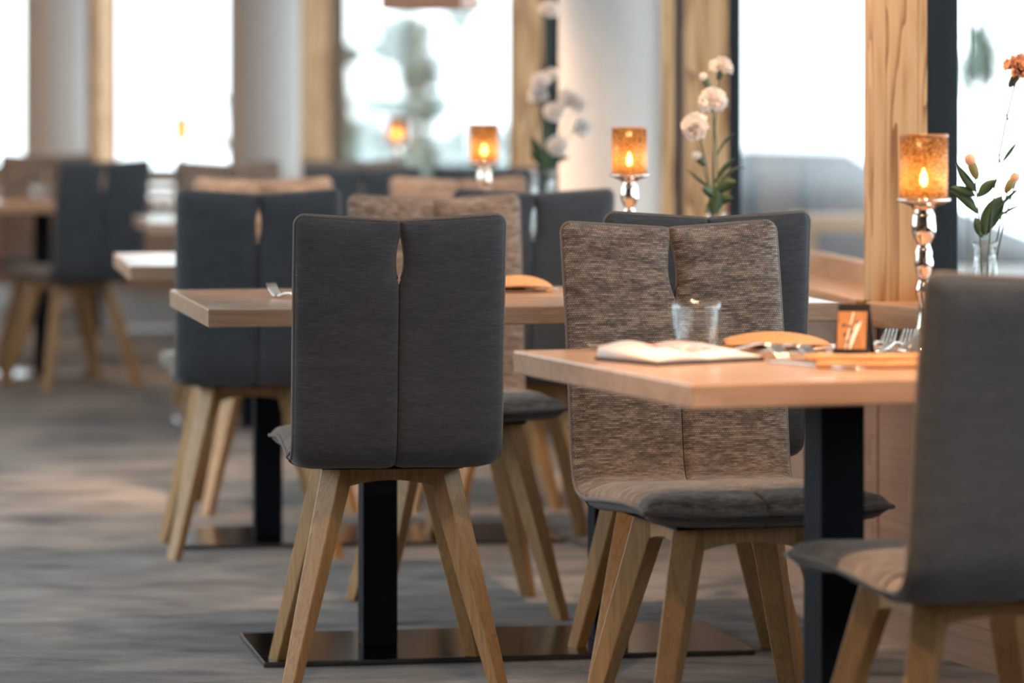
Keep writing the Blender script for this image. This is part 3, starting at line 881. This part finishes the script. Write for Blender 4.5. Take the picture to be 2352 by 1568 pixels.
def knife_mesh():
    mb = MB()
    ribbon(mb, [(0, -.115, .001), (0, -.105, .001), (0, -.03, .001), (0, -.01, .001), (.002, .0, .001), (.002, .07, .001), (.0, .10, .001), (-.003, .112, .001)], [.004, .0085, .0065, .005, .009, .0105, .008, .002], .0035)
    return mb
def spoon_mesh():
    mb = MB()
    ribbon(mb, [(0, -.10, .001), (0, -.085, .002), (0, -.02, .008), (0, .02, .007)], [.004, .008, .004, .003], .0022)
    vs = []; n = 16
    for r_, q in ((0, -.5), (.35, -.42), (.7, -.2), (1, .25)):
        for k in range(n):
            a = 2 * PI * k / n; vs.append((.019 * r_ * math.cos(a), .048 + .030 * r_ * math.sin(a), .0068 + .011 * q))
    fs = []
    for j in range(3):
        for k in range(n):
            l = (k + 1) % n; fs.append((j * n + k, j * n + l, (j + 1) * n + l, (j + 1) * n + k))
    mb.add(vs, fs); return mb
protos = {'fork': fork_mesh, 'fork_down': fork_down_mesh, 'knife': knife_mesh, 'spoon': spoon_mesh}
pm = {}
def cutlery(kind, loc, deg, label, rx=0):
    if kind not in pm:
        o = protos[kind]().build(kind.split('_')[0], 'silver', None, True); pm[kind] = o
        if kind != 'knife':
            sd = o.modifiers.new('thick', 'SOLIDIFY'); sd.thickness = .0008
    else:
        o = pm[kind].copy(); COL.objects.link(o)
    o.location = loc; o.rotation_euler = (rx, 0, math.radians(deg))
    tag(o, label, kind.split('_')[0], 'cutlery laid on the nearest tables')
    return o
def cz(x, y, h=0): 
    p = onz(x, y, zt); p.z += h + .0006; return p
cutlery('fork_down', cz(1738, 822), 205, 'small fork beside the right end of the menu booklet')
cutlery('fork_down', cz(1808, 825), 205, 'fork right of the small fork, tines toward the camera')
cutlery('spoon', cz(1842, 824), 200, 'spoon with its bowl toward the camera beside the fork')
cutlery('knife', cz(1872, 842), 215, 'knife lying aslant in front of the felt card stand')
cutlery('knife', cz(1800, 806), 95, 'knife lying crosswise under the shell-folded napkin', 0)
cutlery('spoon', cz(1455, 804), 95, 'spoon lying at the left, behind the menu booklet')
cutlery('fork', cz(2010, 802), -22, 'fork right behind the felt card stand, tines up')
cutlery('fork', cz(2052, 803), -22, 'rightmost fork on the nearest table, tines up')
cutlery('knife', cz(2075, 806), -60, 'knife beside the rightmost fork by the candle')
cutlery('fork', cz(668, 686), 30, 'fork on the second table at the left edge of the charcoal chair')
cutlery('spoon', cz(1272, 672), 70, 'spoon on the second table left of the taupe chair')
# dark folded cloth behind the tumbler
dk = empty('napkin', onz(1545, 806, zt), math.radians(20)); tag(dk, 'dark napkin corner standing behind the tumbler', 'napkin')
MB().add([(-.03, -.004, 0), (.05, -.004, 0), (.05, -.002, .012), (.018, -.001, .020), (-.03, .02, 0), (.05, .02, 0), (.05, .012, .012), (.018, .010, .020)],
         [(0, 1, 2, 3), (4, 7, 6, 5), (0, 3, 7, 4), (1, 5, 6, 2), (3, 2, 6, 7), (0, 4, 5, 1)]).build('fold', 'cover', dk)

# felt card stand with copper card
ts = onz(1962, 819, zt)
e = empty('card_stand', ts, math.radians(-14)); tag(e, 'black felt tent stand holding a copper card on the nearest table', 'card stand'); e.scale = (1.12, 1.12, 1.12)
def slab(y0, z0, y1, z1, w0, w1, th):
    d = Vector((y1 - y0, z1 - z0)).normalized(); n = Vector((d.y, -d.x)) * th
    vs = []
    for (y, z, w) in ((y0, z0, w0), (y1, z1, w1)):
        for s in (-1, 1):
            vs.append((s * w, y, z)); vs.append((s * w, y + n.x, z + n.y))
    return MB().add(vs, [(0, 1, 3, 2), (4, 6, 7, 5), (0, 4, 5, 1), (2, 3, 7, 6), (0, 2, 6, 4), (1, 5, 7, 3)])
slab(-.022, .0, -.002, .076, .026, .023, .004).build('front_panel', 'felt', e, bevel=.001)
slab(.030, .0, .002, .076, .026, .023, -.004).build('rear_panel', 'felt', e, bevel=.001)
MB().box(-.026, .026, -.034, -.020, 0, .013).build('card_ledge', 'felt', e, bevel=.0015)
cdp = slab(-.0292, .010, -.0142, .066, .021, .021, .0012).build('copper_card', 'copper', e)
def stroke(pts, w, mat):
    mb = MB(); d = Vector((.015, .056)).normalized()
    P = [Vector((x - .004, -.0292 + d.x * s + .0006 * d.y * -1 - .0012, .010 + d.y * s)) for x, s in pts]
    vs = []
    for i, p in enumerate(P): vs += [p + Vector((-w[i], 0, 0)), p + Vector((w[i], 0, 0))]
    mb.add(vs, [(i * 2, i * 2 + 2, i * 2 + 3, i * 2 + 1) for i in range(len(P) - 1)]); return mb.build('printed_stroke', mat, cdp)
stroke([(-.004, .002), (-.002, .02), (.002, .04), (.006, .057)], [.0006, .0012, .0011, .0012], 'white_print')
stroke([(.002, .002), (.006, .018), (.012, .036), (.016, .044)], [.0012, .0030, .0040, .0020], 'white_print')
for (x, s) in ((-.006, .022), (.0, .034), (.004, .026), (-.008, .036), (.012, .040), (-.002, .012)):
    stroke([(x - .001, s), (x + .002, s + .004)], [.0026, .0022], 'ink')

# ------------------------------------------------------------------ pendant lamp above the far tables
pl = empty('pendant_lamp', (-.27, 12.6, 1.476), math.radians(-16)); tag(pl, 'copper brown pendant lamp shade hanging at the top of the picture', 'lamp')
MB().box(-.138, .138, -.10, .10, 0, .22).build('shade', 'lamp_shade', pl, bevel=.004)
MB().tube([(0, 0, .21), (0, 0, 1.31)], .004, 6).build('cord', 'frame_dark', pl)
MB().lathe([(.05, 1.28), (.05, 1.305)], 16).build('ceiling_rose', 'frame_dark', pl)

# ------------------------------------------------------------------ outdoors
struct(MB().box(-60, 90, -60, 160, -1.2, -1.0).build('ground', 'snow'))
def ridge(name, pts, depth, label):
    mb = MB(); n = len(pts); vs = []
    rn = random.Random(4)
    for (x, y, z) in pts:
        vs += [(x, y, -1.0), (x + rn.uniform(-.2, .2), y + depth * .25, z * .7 - .1), (x, y + depth * .5, z), (x, y + depth, -1.0)]
    fs = []
    for i in range(n - 1):
        a, b = i * 4, i * 4 + 4
        for k in range(4): fs.append((a + k, b + k, b + (k + 1) % 4, a + (k + 1) % 4))
    fs += [(0, 1, 2, 3), tuple((n - 1) * 4 + k for k in (3, 2, 1, 0))]
    o = mb.add(vs, fs).build(name, 'rock', None, True); tag(o, label, 'slope'); return o
ridge('rocky_slope', [(1.2, 26, .75), (1.7, 26, .86), (2.4, 26, .84), (2.9, 26, .55), (3.3, 26, .40), (3.8, 26, .2), (4.6, 26, .05)], 3.0, 'dark grey rocky slope outside, seen through the window left of the wooden post')
struct(MB().box(.95, 4.5, 12.6, 21, -1.0, -.02).build('terrace', 'snow'))
o = MB().box(1.02, 3.4, 13.9, 14.5, -.02, .56).build('terrace_wall', 'snow', bevel=.05); tag(o, 'low snowy terrace wall outside the window left of the wooden post', 'wall')
tt = empty('terrace_table', (1.33, 16.2, -.02)); tag(tt, 'brown wooden terrace table outside behind the snowy low wall', 'table')
MB().box(-.14, .45, -.35, .35, .66, .72).build('tabletop', 'sill_wood', tt, bevel=.004)
for (lx, ly) in ((-.1, -.3), (.4, -.3), (-.1, .3), (.4, .3)): MB().box(lx - .03, lx + .03, ly - .03, ly + .03, 0, .66).build('leg', 'sill_wood', tt)
# glass balustrade outside the right bay
bl = empty('balustrade', (1.41, 11.8, -1.0)); tag(bl, 'glass balustrade panels outside the right window', 'balustrade')
for x in (0, .046):
    MB().box(x - .003, x + .003, -.01, .01, 0, 3.6).build('panel_edge', 'stem', bl)

def pine(x, y, clumps, label):
    r = empty('pine_tree', (x, y, -1.0)); tag(r, label, 'tree', 'pale misty pines outside the middle window')
    top = max(c[2] for c in clumps) + 1.2
    tr = MB().tube([(0, 0, 0), (.05, 0, top * .5), (-.03, 0, top)], [.09, .06, .02], 8).build('trunk', 'bark', r, True)
    rn = random.Random(int(abs(x * 100)))
    mb = MB()
    for (cx, cy, cz_, rx, rz_) in clumps:
        mb.tube([(0, 0, cz_ + .9), (cx - x, cy - y, cz_ + 1.0)], .015, 5, 1)
        subs = [(rn.uniform(-.7, .7) * rx, rn.uniform(-.7, .7) * rx, rn.uniform(-.75, .75) * rz_, rn.uniform(.4, .8)) for _ in range(7)]
        for k in range(760):
            sb = subs[k % 7]
            a, b = rn.uniform(0, 2 * PI), rn.uniform(-1, 1); rr = rn.random() ** .45
            rr *= sb[3]
            c = Vector((cx - x + sb[0] + rx * rr * math.cos(a) * math.sqrt(1 - b * b), cy - y + sb[1] + rx * rr * math.sin(a) * math.sqrt(1 - b * b), cz_ + 1.0 + sb[2] + rz_ * 1.2 * rr * b))
            u = Vector((rn.uniform(-1, 1), rn.uniform(-1, 1), rn.uniform(-.6, .6))).normalized() * .085
            v = Vector((rn.uniform(-1, 1), rn.uniform(-1, 1), rn.uniform(-1, 1))).normalized() * .03
            mb.add([c - u, c + v, c + u, c - v], [(0, 1, 2, 3)])
    fo = mb.build('foliage', ['needle', 'bark'], r); fo['kind'] = 'stuff'
    return r
def cl(px, py, Y, rx, rz_):
    p = pt(px, py, Y); return (p.x, p.y, p.z, 1.5 * rx * Y / FPX, 1.5 * rz_ * Y / FPX)
pine(-1.15, 42, [cl(935, 130, 42, 50, 45), cl(965, 175, 42, 28, 22), cl(895, 95, 42, 28, 18), cl(920, 245, 42, 75, 16), cl(975, 265, 42, 35, 14), cl(880, 355, 42, 60, 18)], 'misty pine with loose clumps in the middle window, left of the candle')
pine(-1.9, 44, [cl(800, 300, 44, 55, 40), cl(840, 335, 44, 55, 28), cl(785, 130, 44, 28, 12), cl(775, 350, 44, 45, 30)], 'misty pine low beside the dark frame of the middle window')
pine(-.62, 46, [cl(1005, 345, 46, 48, 26), cl(1075, 30, 46, 26, 22), cl(1150, 340, 46, 45, 26), cl(1090, 375, 46, 60, 16), cl(1010, 395, 46, 60, 14)], 'misty pine low behind the middle candle holder')
pine(5.7, 40, [cl(2248, 125, 40, 26, 40)], 'single green branch tip outside the right window')
